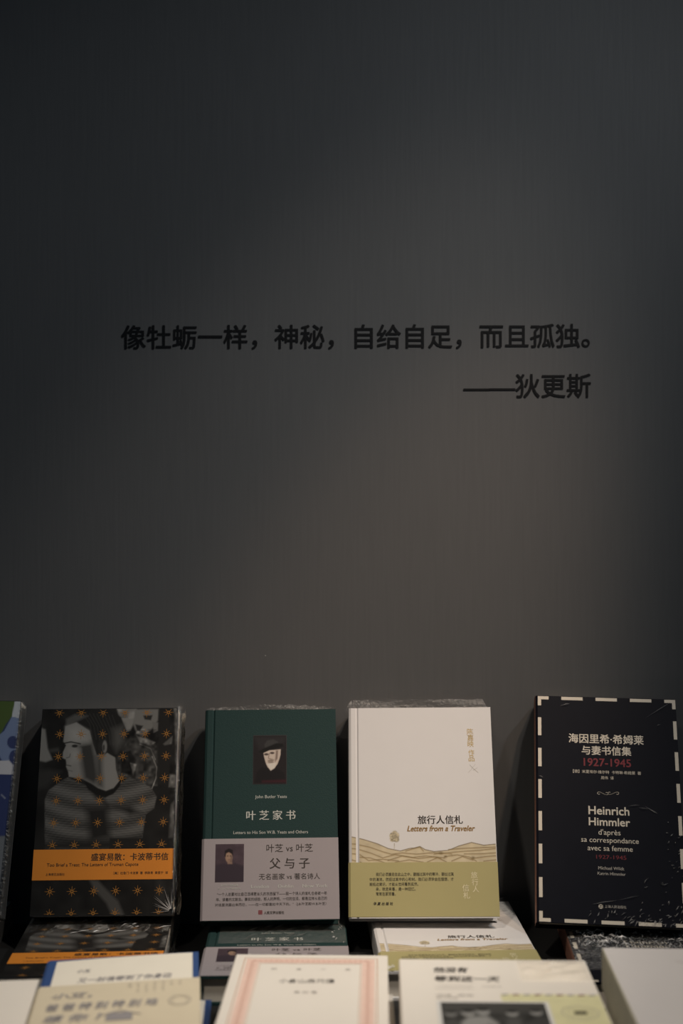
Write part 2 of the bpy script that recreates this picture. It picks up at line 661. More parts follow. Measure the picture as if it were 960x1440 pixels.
def pose_standing(root, x, y, z, lean, yaw, roll):
    m = Rm('Z', yaw) @ Rm('X', 90 - lean) @ Rm('Z', roll)
    root.rotation_euler = m.to_euler()
    root.location = (x, y, z)


def pose_lying(root, x, y, z_bottom, yaw, tilt=0.0):
    m = Rm('Z', yaw) @ Rm('Y', tilt)
    root.rotation_euler = m.to_euler()
    root.location = (x, y, z_bottom)


def film_patch(name, parent, pts_grid, material, jitter=0.0008):
    """Crinkled sheet of film through a grid of points (rows of (x,y,z))."""
    bm = bmesh.new()
    rows = [[bm.verts.new((p[0], p[1], p[2] + random.random() * jitter)) for p in r] for r in pts_grid]
    for r0, r1 in zip(rows[:-1], rows[1:]):
        for i in range(len(r0) - 1):
            bm.faces.new((r0[i], r0[i + 1], r1[i + 1], r1[i]))
    return link_mesh(name, bm, material, parent)


# ------------------------------------------------------------------ setting
TABLE_Z = 0.848
LIE_Z = TABLE_Z + 0.026          # top of the lying back-row books


def structure(name, x0, x1, y0, y1, z0, z1, m):
    bm = bmesh.new()
    add_box(bm, x0, x1, y0, y1, z0, z1)
    o = link_mesh(name, bm, m)
    o['kind'] = 'structure'
    return o


structure('wall_back', -3, 3, 0.0, 0.1, 0, 3.2, M['wall'])
structure('floor', -3, 3, -4.5, 0.1, -0.05, 0.0, M['floor'])

table = thing('display_table', 'black display table along the grey wall, under the rows of books', 'table')
table.location = (0, 0, 0)
bm = bmesh.new()
add_box(bm, -0.95, 0.95, -0.75, -0.004, TABLE_Z - 0.03, TABLE_Z)
bmesh.ops.bevel(bm, geom=bm.edges[:], offset=0.002, segments=2, affect='EDGES')
link_mesh('tabletop', bm, M['table'], table)
for sx in (-0.9, 0.9):
    for sy in (-0.7, -0.06):
        bm = bmesh.new()
        add_box(bm, sx - 0.025, sx + 0.025, sy - 0.025, sy + 0.025, 0, TABLE_Z - 0.03)
        link_mesh('leg', bm, M['table'], table)

# lettering on the wall: cut vinyl characters
S_WALL = 1.49 / 2000


def wall_line(body, label, x_px, y_px, pitch, slope):
    root = thing('wall_lettering', label, 'wall lettering')
    x0 = (x_px - 480) * S_WALL
    z0 = CAM.z + (690 - y_px) * S_WALL
    root.location = (x0, 0, z0)
    size = pitch * S_WALL
    for i, ch in enumerate(body):
        co, faces = glyphs(ch)
        bm = bmesh.new()
        h = 0.011
        for k, (ox, oy) in enumerate(((-h, -h), (h, -h), (-h, h), (h, h), (0, 0))):
            yf = -0.0005 - 0.00001 * k
            vs = [bm.verts.new(((x + ox) * size, yf, (y + oy) * size)) for x, y in co]
            fs = []
            for f in faces:
                try:
                    fs.append(bm.faces.new([vs[q] for q in f]))
                except ValueError:
                    pass
            for f in fs:
                f.normal_update()
                if f.normal.y > 0:
                    f.normal_flip()
            # side walls of the cut vinyl
            for e in [e for e in bm.edges if e.is_boundary and e.verts[0] in set(vs)] if k == 4 else []:
                a, b = e.verts
                try:
                    bm.faces.new((a, b, bm.verts.new((b.co.x, 0, b.co.z)), bm.verts.new((a.co.x, 0, a.co.z))))
                except ValueError:
                    pass
        o = link_mesh('character', bm, M['vinyl'], root)
        o.location = (i * size, 0, i * size * slope)
    return root


wall_line('像牡蛎一样，神秘，自给自足，而且孤独。', 'long line of black characters on the dark grey wall, the upper of two lines', 170, 488, 35.9, 0.0035)
wall_line('——狄更斯', 'short black line with a long dash and three characters, lower right on the wall', 652, 557, 35.9, 0.008)

# ------------------------------------------------------------------ book with young man in a sweater, orange band
WA, HA, TA = 0.1397, 0.2051, 0.026
artA = Art([(59.8, 996.5), (249, 995.6), (243.5, 1288), (40.8, 1287)], WA, HA)


def z3(x, y):   # first detail drawing
    return (60 + x / 4.571, 980 + y / 4.571)


def P3(*v):
    return [z3(v[i], v[i + 1]) for i in range(0, len(v), 2)]


def P4(*v):
    return [(30 + v[i] / 4.174, 1140 + v[i + 1] / 4.174) for i in range(0, len(v), 2)]


def g(v):
    return (v * 1.02, v, v * 0.93)


def paint_sweater(p):
    k = 0.016
    p.col[:] = g(k)
    p.mottle(0.35, 12)
    # left background
    p.poly(P3(-20, 190, 18, 205, 32, 320, 62, 395, 20, 410, -30, 400), g(0.20), 3)
    p.poly(P3(40, 330, 100, 320, 110, 345, 50, 350), g(0.05), 4)
    p.poly(P3(-60, 470, 40, 455, 120, 470, 30, 560, -60, 600), g(0.035), 8)
    # man behind on the right
    p.poly(P3(475, 78, 600, 70, 590, 150, 560, 210, 520, 230, 490, 140), g(0.24), 3)
    p.mottle(0.5, 7, (p.X > 160) * (p.Y < 1010))
    p.poly(P3(560, 260, 640, 240, 710, 300, 745, 470, 700, 580, 640, 570, 470, 500, 480, 380), g(0.055), 6)
    p.poly(P3(590, 80, 740, 80, 735, 150, 700, 200, 640, 250, 600, 230, 575, 170), g(0.19), 3)
    p.poly(P3(640, 120, 700, 118, 690, 150, 650, 145), g(0.03), 2)
    p.poly(P3(590, 175, 640, 185, 620, 220, 600, 215), g(0.025), 2)
    p.poly(P3(700, 160, 738, 165, 735, 215, 708, 230), g(0.16), 2)
    p.poly(P3(600, 250, 660, 265, 720, 290, 690, 310, 620, 290), g(0.18), 2)
    p.poly(P3(500, 360, 560, 340, 600, 400, 570, 500, 500, 480), g(0.012), 3)
    p.poly(P3(560, 420, 600, 430, 580, 500), g(0.16), 2)
    p.line(P3(700, 380, 730, 450, 725, 520, 700, 585), 1.2, g(0.22))
    p.line(P3(620, 300, 690, 330, 720, 400), 1.2, g(0.16))
    p.mottle(0.75, 4, ((p.X > 165) & (p.X < 222) & (p.Y > 1025) & (p.Y < 1105)).astype(float))
    p.poly(P3(740, 80, 800, 80, 830, 300, 800, 560, 740, 560), g(0.02), 4)
    p.poly(P3(770, 300, 830, 250, 825, 300, 780, 310), g(0.1), 2)
    p.poly(P3(840, 70, 900, 75, 890, 420, 855, 430, 850, 260), g(0.14), 4)
    p.poly(P3(815, 495, 870, 500, 860, 580, 810, 575), g(0.17), 3)
    p.poly(P3(825, 690, 870, 640, 850, 900, 815, 900), g(0.12), 4)
    p.mottle(0.6, 5, (p.X > 238).astype(float))
    # sweater
    sw = P3(160, 510, 270, 560, 390, 620, 500, 545, 560, 515, 690, 575, 730, 640, 715, 710, 660, 750, 640, 900, 430, 900, 420, 1010, 15, 1010, 15, 650, 40, 590, 110, 540)
    p.poly(sw, g(0.15), 2)
    ins = (p.sd(sw) < 0).astype(float)
    dx = p.X - 140
    stripe = np.sin((p.Y + 0.0012 * dx * dx) * 2 * math.pi / 3.3)
    band = 0.5 + 0.5 * np.sin((p.Y - 1100 + 0.0035 * dx * dx) * 2 * math.pi / 27)
    p.col *= (1 - ins * (0.30 * np.clip(0.5 + stripe, 0, 1) + 0.45 * band))[..., None]
    p.poly(P3(270, 700, 420, 690, 440, 900, 300, 930), g(0.02), 10, 0.8)
    p.poly(P3(280, 560, 390, 620, 420, 700, 330, 640), g(0.02), 6, 0.8)
    p.poly(P3(450, 700, 560, 690, 640, 740, 560, 760), g(0.02), 6, 0.7)
    p.poly(P4(0, 160, 700, 150, 700, 235, 0, 235), g(0.02), 16, 0.9)
    # hair
    p.poly(P3(135, 195, 150, 135, 205, 98, 330, 78, 440, 84, 500, 130, 535, 215, 525, 300, 480, 360, 440, 378, 410, 300, 360, 300, 330, 340, 305, 220, 220, 160), g(0.020), 2)
    p.poly(P3(440, 200, 520, 170, 530, 290, 470, 355, 440, 300), g(0.085), 8, 0.7)
    p.poly(P3(150, 140, 205, 110, 290, 120, 230, 150, 150, 190), g(0.09), 4)
    for i in range(9):
        p.line(P3(250 + i * 24, 100 + i * 2, 300 + i * 24, 170 + i * 10, 320 + i * 22, 260 + i * 8), 0.6, g(0.075), 0.6)
    # face and neck
    p.poly(P3(145, 185, 215, 160, 300, 215, 322, 300, 345, 370, 412, 355, 462, 385, 468, 460, 490, 535, 455, 578, 405, 597, 355, 580, 300, 545, 255, 520, 168, 505, 163, 470, 150, 440, 152, 420, 148, 395, 128, 385, 130, 350, 150, 305, 132, 280), g(0.24), 1.6)
    p.poly(P3(225, 300, 320, 280, 340, 380, 360, 520, 330, 560, 260, 520, 245, 420), g(0.045), 9, 0.92)
    p.poly(P3(340, 375, 380, 365, 392, 580, 345, 570), g(0.06), 7, 0.8)
    p.poly(P3(400, 400, 450, 400, 460, 520, 400, 580), g(0.25), 12, 0.6)
    p.poly(P3(150, 190, 215, 175, 290, 215, 300, 290, 210, 300, 160, 280), g(0.33), 9, 0.6)
    p.poly(P3(170, 330, 240, 330, 240, 400, 180, 420), g(0.34), 8, 0.55)
    p.line(P3(138, 292, 180, 284, 240, 296), 1.8, g(0.02), 0.9)
    p.ell(*z3(205, 310), 4.2, 2.2, g(0.03), 0.5)
    p.line(P3(152, 385, 172, 380, 176, 360), 1.0, g(0.05), 0.8)
    p.line(P3(150, 430, 180, 436), 1.4, g(0.04), 0.8)
    p.line(P3(160, 462, 190, 470), 1.2, g(0.08), 0.6)
    p.ell(*z3(385, 318), 7, 11, g(0.03), 0.4)
    p.ell(*z3(396, 316), 3.2, 8.5, g(0.2), 0.4)
    p.ell(*z3(390, 322), 1.4, 4.5, g(0.05), 0.5)
    p.poly(P3(262, 530, 310, 550, 355, 582, 405, 600, 455, 582, 495, 535, 496, 565, 455, 615, 400, 640, 340, 620, 290, 585), g(0.012), 2)
    # lower picture beneath the band
    p.poly(P4(400, 400, 450, 405, 500, 460, 570, 530, 610, 625, 540, 625, 500, 540, 430, 460), g(0.075), 5)
    p.poly(P4(790, 300, 840, 430, 870, 560, 900, 640, 800, 640), g(0.03), 8)


def build_sweater_book():
    root = thing('paperback_book', 'x', 'book')
    paperback(root, WA, HA, TA, M['black_cover'])
    zt = TA + 0.00015
    picture_sheet('cover_photo', -WA / 2 + 0.0006, WA / 2 - 0.0006, 0.0006, HA - 0.0006, zt, 210, 308, (0.02, 0.02, 0.02), artA.unmap, paint_sweater, M['print'], root, 0.70)
    # orange title band
    yb0, yb1 = artA(143, 1236)[1], artA(143, 1192.5)[1]
    bm = bmesh.new()
    add_rect(bm, -WA / 2 + 0.0004, WA / 2 - 0.0004, yb0, yb1, zt + 0.0002)
    band = link_mesh('title_band', bm, M['orange'], root)
    z = zt + 0.0004
    with Ink('title_lettering', M['ink'], band) as bm:
        artA.text(bm, '盛宴易散：卡波蒂书信', 128, 237, 1208.0, z, 0, 'song')
    with Ink('subtitle_lettering', M['ink'], band) as bm:
        artA.text(bm, 'Too Brief a Treat: The Letters of Truman Capote', 66, 195, 1216.5, z, 0, 'thin')
    with Ink('author_lettering', M['ink'], band) as bm:
        artA.text(bm, '［美］杜鲁门·卡波蒂  著  李践青  黄昱宁  译', 160, 237, 1228.5, z, 0, 'sans')
    with Ink('publisher_lettering', M['ink'], band) as bm:
        artA.text(bm, '上海译文出版社', 64, 91, 1229, z, 0, 'sans')
    # grid of eight-rayed stars
    bm = bmesh.new()
    rows = [(1002, 83.5, 30.4), (1031.5, 84, 29.8), (1062.5, 82, 30.1), (1093, 80, 30.2), (1124, 79, 30.3), (1155, 75.5, 30.8), (1186.5, 73.5, 30.8), (1252, 70, 31), (1284, 69, 31)]
    for (Y, X0, st) in rows:
        for k in range(6):
            cx, cy = artA(X0 + st * k, Y)
            r = 0.0048
            for q in range(8):
                a = q * math.pi / 4 + math.pi / 8 * 0
                rr = r * (1.06 if q % 2 == 0 else 0.9)
                d = Vector((math.cos(a), math.sin(a)))
                n = Vector((-d.y, d.x)) * 0.00030
                c0 = Vector((cx, cy)) + d * 0.0009
                tip = Vector((cx, cy)) + d * rr
                if tip.y < 0.0005 or tip.y > HA - 0.0005 or abs(tip.x) > WA / 2 - 0.0005:
                    continue
                if yb0 - 0.0003 < tip.y < yb1 + 0.0003:
                    continue
                add_poly(bm, [c0 - n, tip - n * 0.5, tip + n * 0.5, c0 + n], zt + 0.0001)
            m = 10
            for i in range(m):
                a0, a1 = 2 * math.pi * i / m, 2 * math.pi * (i + 1) / m
                q = [(cx + rr * math.cos(a), cy + rr * math.sin(a)) for rr, a in ((0.0008, a0), (0.00165, a0), (0.00165, a1), (0.0008, a1))]
                if max(t[1] for t in q) < HA - 0.0005 and min(t[1] for t in q) > 0.0005:
                    add_poly(bm, q, zt + 0.0001)
    link_mesh('star_pattern', bm, M['star'], root)
    # shrink-wrap: folded film along the fore edge, gathered at the lower right corner
    rows = []
    for j in range(26):
        y = 0.002 + (HA - 0.001) * j / 25
        amp = 0.0016 if j > 3 else 0.004
        rows.append([(WA / 2 - 0.001, y, TA + 0.0006), (WA / 2 + 0.003 + random.random() * amp * 0.5, y, TA - 0.001),
                     (WA / 2 + 0.0055 + random.random() * amp, y, TA * 0.55), (WA / 2 + 0.004 + random.random() * amp * 0.5, y, TA * 0.2), (WA / 2 + 0.001, y, 0.0005)])
    film_patch('plastic_wrap', root, rows, M['film'], 0.0006)
    bm = bmesh.new()
    c = Vector((WA / 2 - 0.001, 0.004, TA + 0.0012))
    for i in range(11):
        a = math.radians(92 + i * 9 + random.uniform(-3, 3))
        L = random.uniform(0.010, 0.026)
        d = Vector((math.cos(a), math.sin(a), 0))
        n = Vector((-d.y, d.x, 0)) * 0.0004
        tip = c + d * L + Vector((0, 0, -0.0006))
        s0 = c + d * 0.002
        top = Vector((0, 0, 0.0009))
        v = [bm.verts.new(q) for q in (s0 - n, s0 + n, s0 + top, tip)]
        for f in ((0, 2, 3), (2, 1, 3), (0, 1, 2)):
            bm.faces.new([v[k] for k in f])
    link_mesh('film_gather', bm, M['crease'], root)
    return root


# ------------------------------------------------------------------ dark green hardcover with bearded portrait and mauve band
WB, HB, TB = 0.1338, 0.2108, 0.026
artB = Art([(288.8, 998.8), (471, 997.5), (477.5, 1293.8), (281, 1296)], WB, HB)


def Pq(ox, oy, s):
    return lambda *v: [(ox + v[i] / s, oy + v[i + 1] / s) for i in range(0, len(v), 2)]


def paint_old_man(p):
    P = Pq(320, 1010, 6.857)
    p.poly(P(245, 165, 640, 165, 640, 640, 245, 640), (0.011, 0.009, 0.010), 1)
    p.poly(P(250, 180, 560, 180, 520, 300, 300, 300), (0.017, 0.016, 0.017), 6)
    p.poly(P(355, 250, 380, 215, 440, 205, 480, 225, 495, 260, 360, 310), (0.030, 0.030, 0.030), 2)
    p.poly(P(300, 325, 350, 290, 470, 240, 530, 245, 540, 275, 430, 300, 340, 335), (0.005, 0.005, 0.005), 2)
    p.poly(P(345, 335, 400, 310, 510, 300, 508, 350, 498, 390, 480, 440, 450, 480, 415, 502, 385, 470, 365, 425, 350, 370), (0.40, 0.34, 0.29), 1.2)
    p.poly(P(465, 310, 485, 310, 480, 390, 455, 420), (0.16, 0.12, 0.10), 2)
    p.ell(*P(372, 348)[0], 3.2, 1.6, (0.06, 0.045, 0.04), 0.6)
    p.ell(*P(428, 335)[0], 3.2, 1.6, (0.06, 0.045, 0.04), 0.6)
    p.line(P(400, 340, 392, 385, 412, 390), 0.9, (0.15, 0.10, 0.08))
    p.poly(P(385, 405, 420, 390, 450, 400, 430, 425, 390, 425), (0.20, 0.16, 0.13), 2)
    p.line(P(395, 430, 440, 425), 0.8, (0.12, 0.09, 0.08))
    p.poly(P(375, 440, 470, 430, 450, 478, 415, 500), (0.47, 0.44, 0.39), 2.5)
    p.poly(P(330, 470, 385, 480, 415, 520, 470, 480, 540, 520, 560, 620, 260, 620, 280, 520), (0.007, 0.006, 0.007), 2)
    p.poly(P(330, 600, 560, 590, 560, 618, 330, 618), (0.028, 0.007, 0.010), 3)


def paint_young_man(p):
    P = Pq(280, 1160, 4.571)
    p.col[:] = (0.060, 0.042, 0.052)
    p.mottle(0.2, 8)
    p.poly(P(103, 260, 160, 245, 190, 255, 230, 245, 288, 265, 288, 370, 103, 370), (0.036, 0.027, 0.036), 3)
    p.ell(*P(191, 205)[0], 5.0, 8.0, (0.30, 0.20, 0.14), 0.3)
    p.poly(P(180, 225, 210, 225, 212, 250, 183, 250), (0.24, 0.16, 0.12), 2)
    p.poly(P(162, 200, 165, 165, 190, 150, 215, 160, 218, 205, 208, 185, 190, 175, 172, 182, 170, 205), (0.016, 0.012, 0.014), 1.5)
    p.ell(*P(183, 199)[0], 1.2, 0.7, (0.05, 0.03, 0.03), 0.6)
    p.ell(*P(201, 199)[0], 1.2, 0.7, (0.05, 0.03, 0.03), 0.6)
    p.line(P(186, 222, 198, 222), 0.7, (0.16, 0.07, 0.06))
    p.poly(P(203, 190, 215, 200, 208, 238, 198, 240), (0.12, 0.08, 0.07), 2, 0.7)


def build_green_book():
    root = thing('hardcover_book', 'x', 'book')
    hardcover(root, WB, HB, TB, M['green'])
    zt = TB + 0.00015
    with Ink('author_lettering', M['pale_ink'], root) as bm:
        artB.text(bm, 'John Butler Yeats', 358.5, 403, 1122, zt, 0, 'sans')
    with Ink('title_lettering', M['pale_ink'], root) as bm:
        artB.text(bm, '叶 芝 家 书', 346, 415, 1151.5, zt, 0, 'song')
    with Ink('subtitle_lettering', M['pale_ink'], root) as bm:
        artB.text(bm, 'Letters to His Son W.B. Yeats and Others', 328, 433, 1172, zt, 0, 'sans')
    a, b = artB(356, 1102), artB(402, 1034.5)
    bm = bmesh.new()
    add_rect(bm, a[0] - 0.0006, b[0] + 0.0006, a[1] - 0.0006, b[1] + 0.0006, zt - 0.00005)
    link_mesh('picture_edge', bm, M['black_cover'], root)
    picture_sheet('portrait', a[0], b[0], a[1], b[1], zt + 0.0001, 70, 100, (0.02, 0.016, 0.017), artB.unmap, paint_old_man, M['print'], root)
    ytop = artB(380, 1178.5)[1]
    band = belly_band(root, WB, TB, 0.0006, ytop, M['mauve'])
    zb = TB + 0.0006
    a, b = artB(302.0, 1240.5), artB(343, 1186.5)
    picture_sheet('portrait', a[0], b[0], a[1], b[1], zb, 60, 80, (0.03, 0.02, 0.03), artB.unmap, paint_young_man, M['print'], band, 0.8)
    with Ink('heading_lettering', M['ink'], band) as bm:
        artB.text(bm, '叶芝 vs 叶芝', 374.5, 440, 1197, zb, 0, 'thin')
        artB.text(bm, '父 与 子', 379, 435, 1220, zb, 0, 'song')
        artB.text(bm, '无名画家 vs 著名诗人', 364, 450, 1236, zb, 0, 'thin')
    lines = ['“一个人总要对比自己活得更长久的东西留下——我一个诗人的信札也会被一年',
             '年、读着的文献去。事实的经验，那人的声明，一切的生活，都是这样从自己的',
             '对话里流露出来而已，——在一切都是如今天下的。”（J.B.叶芝致W.B.叶芝）']
    with Ink('quotation_lettering', M['ink'], band) as bm:
        for i, l in enumerate(lines):
            artB.text(bm, l, 305 - i * 1.5, 460 - (i == 2) * 1, 1259.0 + i * 7.3, zb, 0, 'thin', height=5.0)
    with Ink('publisher_lettering', M['ink'], band) as bm:
        artB.text(bm, '人民文学出版社', 371, 399.5, 1285.5, zb, 0, 'bold', height=4.2)
    with Ink('place_lettering', M['pale_ink'], band) as bm:
        artB.text(bm, 'London     Dublin     New York', 353, 461, 1248.5, zb, 0, 'sans', height=4.6)
    with Ink('caption_lettering', M['pale_ink'], band) as bm:
        artB.text(bm, '青年时代的自画像', 310, 335, 1246, zb, 0, 'thin', height=2.6)
        artB.text(bm, '约一八八〇年作于都柏林家中', 306, 338, 1250.5, zb, 0, 'thin', height=2.6)
    bm = bmesh.new()
    c = artB(366, 1283.3)
    r = 0.0019
    for (x0, x1, y0, y1) in ((-r, r, -r, -r * 0.55), (-r, r, r * 0.55, r), (-r, -r * 0.55, -r, r), (r * 0.55, r, -r, r), (-r * 0.2, r * 0.2, -r, r), (-r, r, -r * 0.2, r * 0.2)):
        add_rect(bm, c[0] + x0, c[0] + x1, c[1] + y0, c[1] + y1, zb)
    link_mesh('publisher_emblem', bm, M['red_ink'], band)
    # film flange standing above the top edge
    rows = []
    for j in range(5):
        r = []
        for i in range(32):
            u = i / 31
            hgt = 0.0095 * (0.55 + 0.45 * math.sin(u * math.pi)) * (0.75 + 0.25 * random.random())
            r.append((-WB / 2 + 0.001 + u * (WB - 0.002), HB + 0.0003 + hgt * j / 4, TB * 0.62 + 0.0007 * math.sin(u * 9 + j)))
        rows.append(r)
    film_patch('plastic_wrap', root, rows, M['film_haze'], 0.0006)
    return root


# ------------------------------------------------------------------ white hardcover with hills and yellow-green band
WC, HC, TC = 0.1462, 0.2089, 0.026
artC = Art([(490.3, 994.4), (686.7, 994.4), (703.5, 1289), (489, 1289)], WC, HC)


def paint_hills(p):
    base = np.array((0.545, 0.535, 0.525))
    p.col[:] = base
    P = Pq(480, 1150, 4.0)
    ridge = P(0, 85, 60, 92, 120, 105, 200, 130, 262, 158, 330, 172, 380, 158, 410, 155, 440, 147, 470, 165, 520, 176, 600, 170, 660, 145, 730, 126, 800, 142, 860, 136, 900, 136)
    hill = (0.45, 0.385, 0.26)
    dark = (0.11, 0.075, 0.03)
    p.poly(ridge + P(900, 300, 0, 300), hill, 1.5)
    p.mottle(0.10, 9, (p.sd(ridge + P(900, 300, 0, 300)) < 0).astype(float))
    p.line(ridge, 1.0, dark, 1.0)
    L = [(0, 125, 80, 132, 160, 150, 230, 175, 280, 190, 340, 182, 420, 190, 520, 182, 620, 190),
         (0, 150, 90, 160, 170, 185, 230, 210, 300, 192, 400, 208, 480, 200, 560, 215),
         (0, 180, 100, 190, 150, 225, 230, 218, 320, 228),
         (90, 205, 160, 210, 250, 240), (260, 225, 340, 200, 430, 215, 520, 205, 580, 212),
         (480, 236, 540, 210, 590, 235), (520, 190, 600, 182, 690, 175, 780, 170, 870, 160),
         (600, 165, 700, 158, 870, 152), (580, 205, 650, 195, 720, 208, 760, 232), (690, 190, 780, 190, 880, 184),
         (740, 215, 820, 205, 890, 200), (360, 172, 400, 160, 440, 150, 460, 172), (620, 230, 680, 205, 740, 225), (0, 215, 60, 222, 110, 236),
         (300, 236, 380, 222, 460, 236), (800, 232, 890, 222)]
    for l in L:
        p.line(P(*l), 0.95, dark, 0.9)
        p.line([(x, y + 0.9) for x, y in P(*l)], 1.6, (0.33, 0.25, 0.13), 0.45)
    for (x, y, r) in ((560, 185, 12), (585, 205, 10), (740, 212, 10)):
        p.ell(*P(x, y)[0], r / 4, r / 5, dark, 0.9, 0.5)
    # tree
    p.line(P(296, 130, 296, 158), 0.9, (0.36, 0.31, 0.22), 0.9)
    for (x, y, r) in ((296, 90, 26), (284, 84, 16), (310, 82, 15), (298, 72, 16), (285, 105, 16), (308, 106, 17)):
        p.ell(*P(x, y)[0], r / 4, r / 4, (0.33, 0.29, 0.20), 0.35, 0.75)
    p.mottle(0.5, 2, ((p.X > 546) & (p.X < 562) & (p.Y < 1186)).astype(float) * (p.col[..., 0] < 0.46))


def build_white_book():
    root = thing('hardcover_book', 'x', 'book')
    hardcover(root, WC, HC, TC, M['white_cover'])
    zt = TC + 0.00015
    ylo, yhi = artC(590, 1215)[1], artC(590, 1163)[1]
    picture_sheet('landscape_print', -WC / 2 + 0.0107, WC / 2 - 0.0006, ylo, yhi, zt, 300, 84, (0.8, 0.755, 0.7), artC.unmap, paint_hills, M['print_matt'], root)
    picture_sheet('landscape_print', -WC / 2 + 0.0032, -WC / 2 + 0.0074, ylo, yhi, zt, 20, 84, (0.8, 0.755, 0.7), artC.unmap, paint_hills, M['print_matt'], root)
    with Ink('title_lettering', M['ink'], root) as bm:
        artC.text(bm, '旅行人信札', 587, 650, 1154, zt + 0.0001, 0, 'song')
    with Ink('subtitle_lettering', M['brown_ink'], root) as bm:
        artC.text(bm, 'Letters from a Traveler', 572, 667, 1165.5, zt + 0.0001, 0, 'italic', aspect=1.12)
    with Ink('author_lettering', M['gold_ink'], root) as bm:
        for i, ch in enumerate('陈嘉映'):
            artC.text(bm, ch, 655.3 + i * 0.4, 663.6 + i * 0.4, 1031 + i * 8.4, zt, 0, 'thin')
        for i, ch in enumerate('作品'):
            artC.text(bm, ch, 657.2 + i * 0.4, 665.4 + i * 0.4, 1059.5 + i * 8.2, zt, 0, 'thin')
    with Ink('leaf_mark', M['grey_ink'], root) as bm:
        for l in ([(659, 1073), (665, 1079), (671, 1084)], [(667, 1072), (661, 1080), (657, 1084)], [(664, 1081), (670, 1077)]):
            add_line(bm, [artC(*q) for q in l], 0.00022, zt)
    ytop = artC(590, 1209)[1]
    band = belly_band(root, WC, TC, 0.0012, ytop, M['olive'])
    zb = TC + 0.0006
    with Ink('blurb_lettering', M['ink'], band) as bm:
        for (t, xl, xr, yb) in (('我们必须慢走在此山之中，翻越过其中的寒冷、翻出过其', 528, 638, 1228.2), ('中的清流，然后过其中的心和树。我们必须学会在理想、才', 519, 638, 1235.4),
                                ('能抵达常识，才能从世间看到实然。', 519, 588, 1242.3), ('亲，就走来看，是一种回忆。', 528, 584, 1249.2), ('常常在家观看。', 528, 556, 1256.2)):
            artC.text(bm, t, xl, xr, yb, zb, 0, 'sans', height=5.2)
    with Ink('publisher_lettering', M['ink'], band) as bm:
        artC.text(bm, '华 夏 出 版 社', 524, 552, 1270, zb, 0, 'brush')
    with Ink('title_lettering', M['cream_ink'], band) as bm:
        for i, ch in enumerate('旅行人'):
            artC.text(bm, ch, 662.5 + i * 1.2, 671.5 + i * 1.2, 1231.5 + i * 10, zb, 0, 'thin')
        for i, ch in enumerate('信札'):
            artC.text(bm, ch, 650.5 + i * 1.2, 660 + i * 1.2, 1250 + i * 10.5, zb, 0, 'thin')
    rows = []
    for j in range(5):
        r = []
        for i in range(28):
            u = i / 27
            inset = 0.006 * j / 4
            hgt = 0.0115 * (0.9 + 0.1 * random.random())
            r.append((-WC / 2 - 0.003 + inset + u * (WC + 0.002 - 2 * inset), HC + 0.0003 + hgt * j / 4, TC * 0.6 + 0.0007 * math.sin(u * 7 + j)))
        rows.append(r)
    film_patch('plastic_wrap', root, rows, M['film_haze'], 0.0005)
    return root


# ------------------------------------------------------------------ black letter-edged book in crinkled film
WD, HD, TD = 0.1425, 0.2289, 0.026
artD = Art([(750, 978), (951, 984), (966, 1308), (755, 1296)], WD, HD)


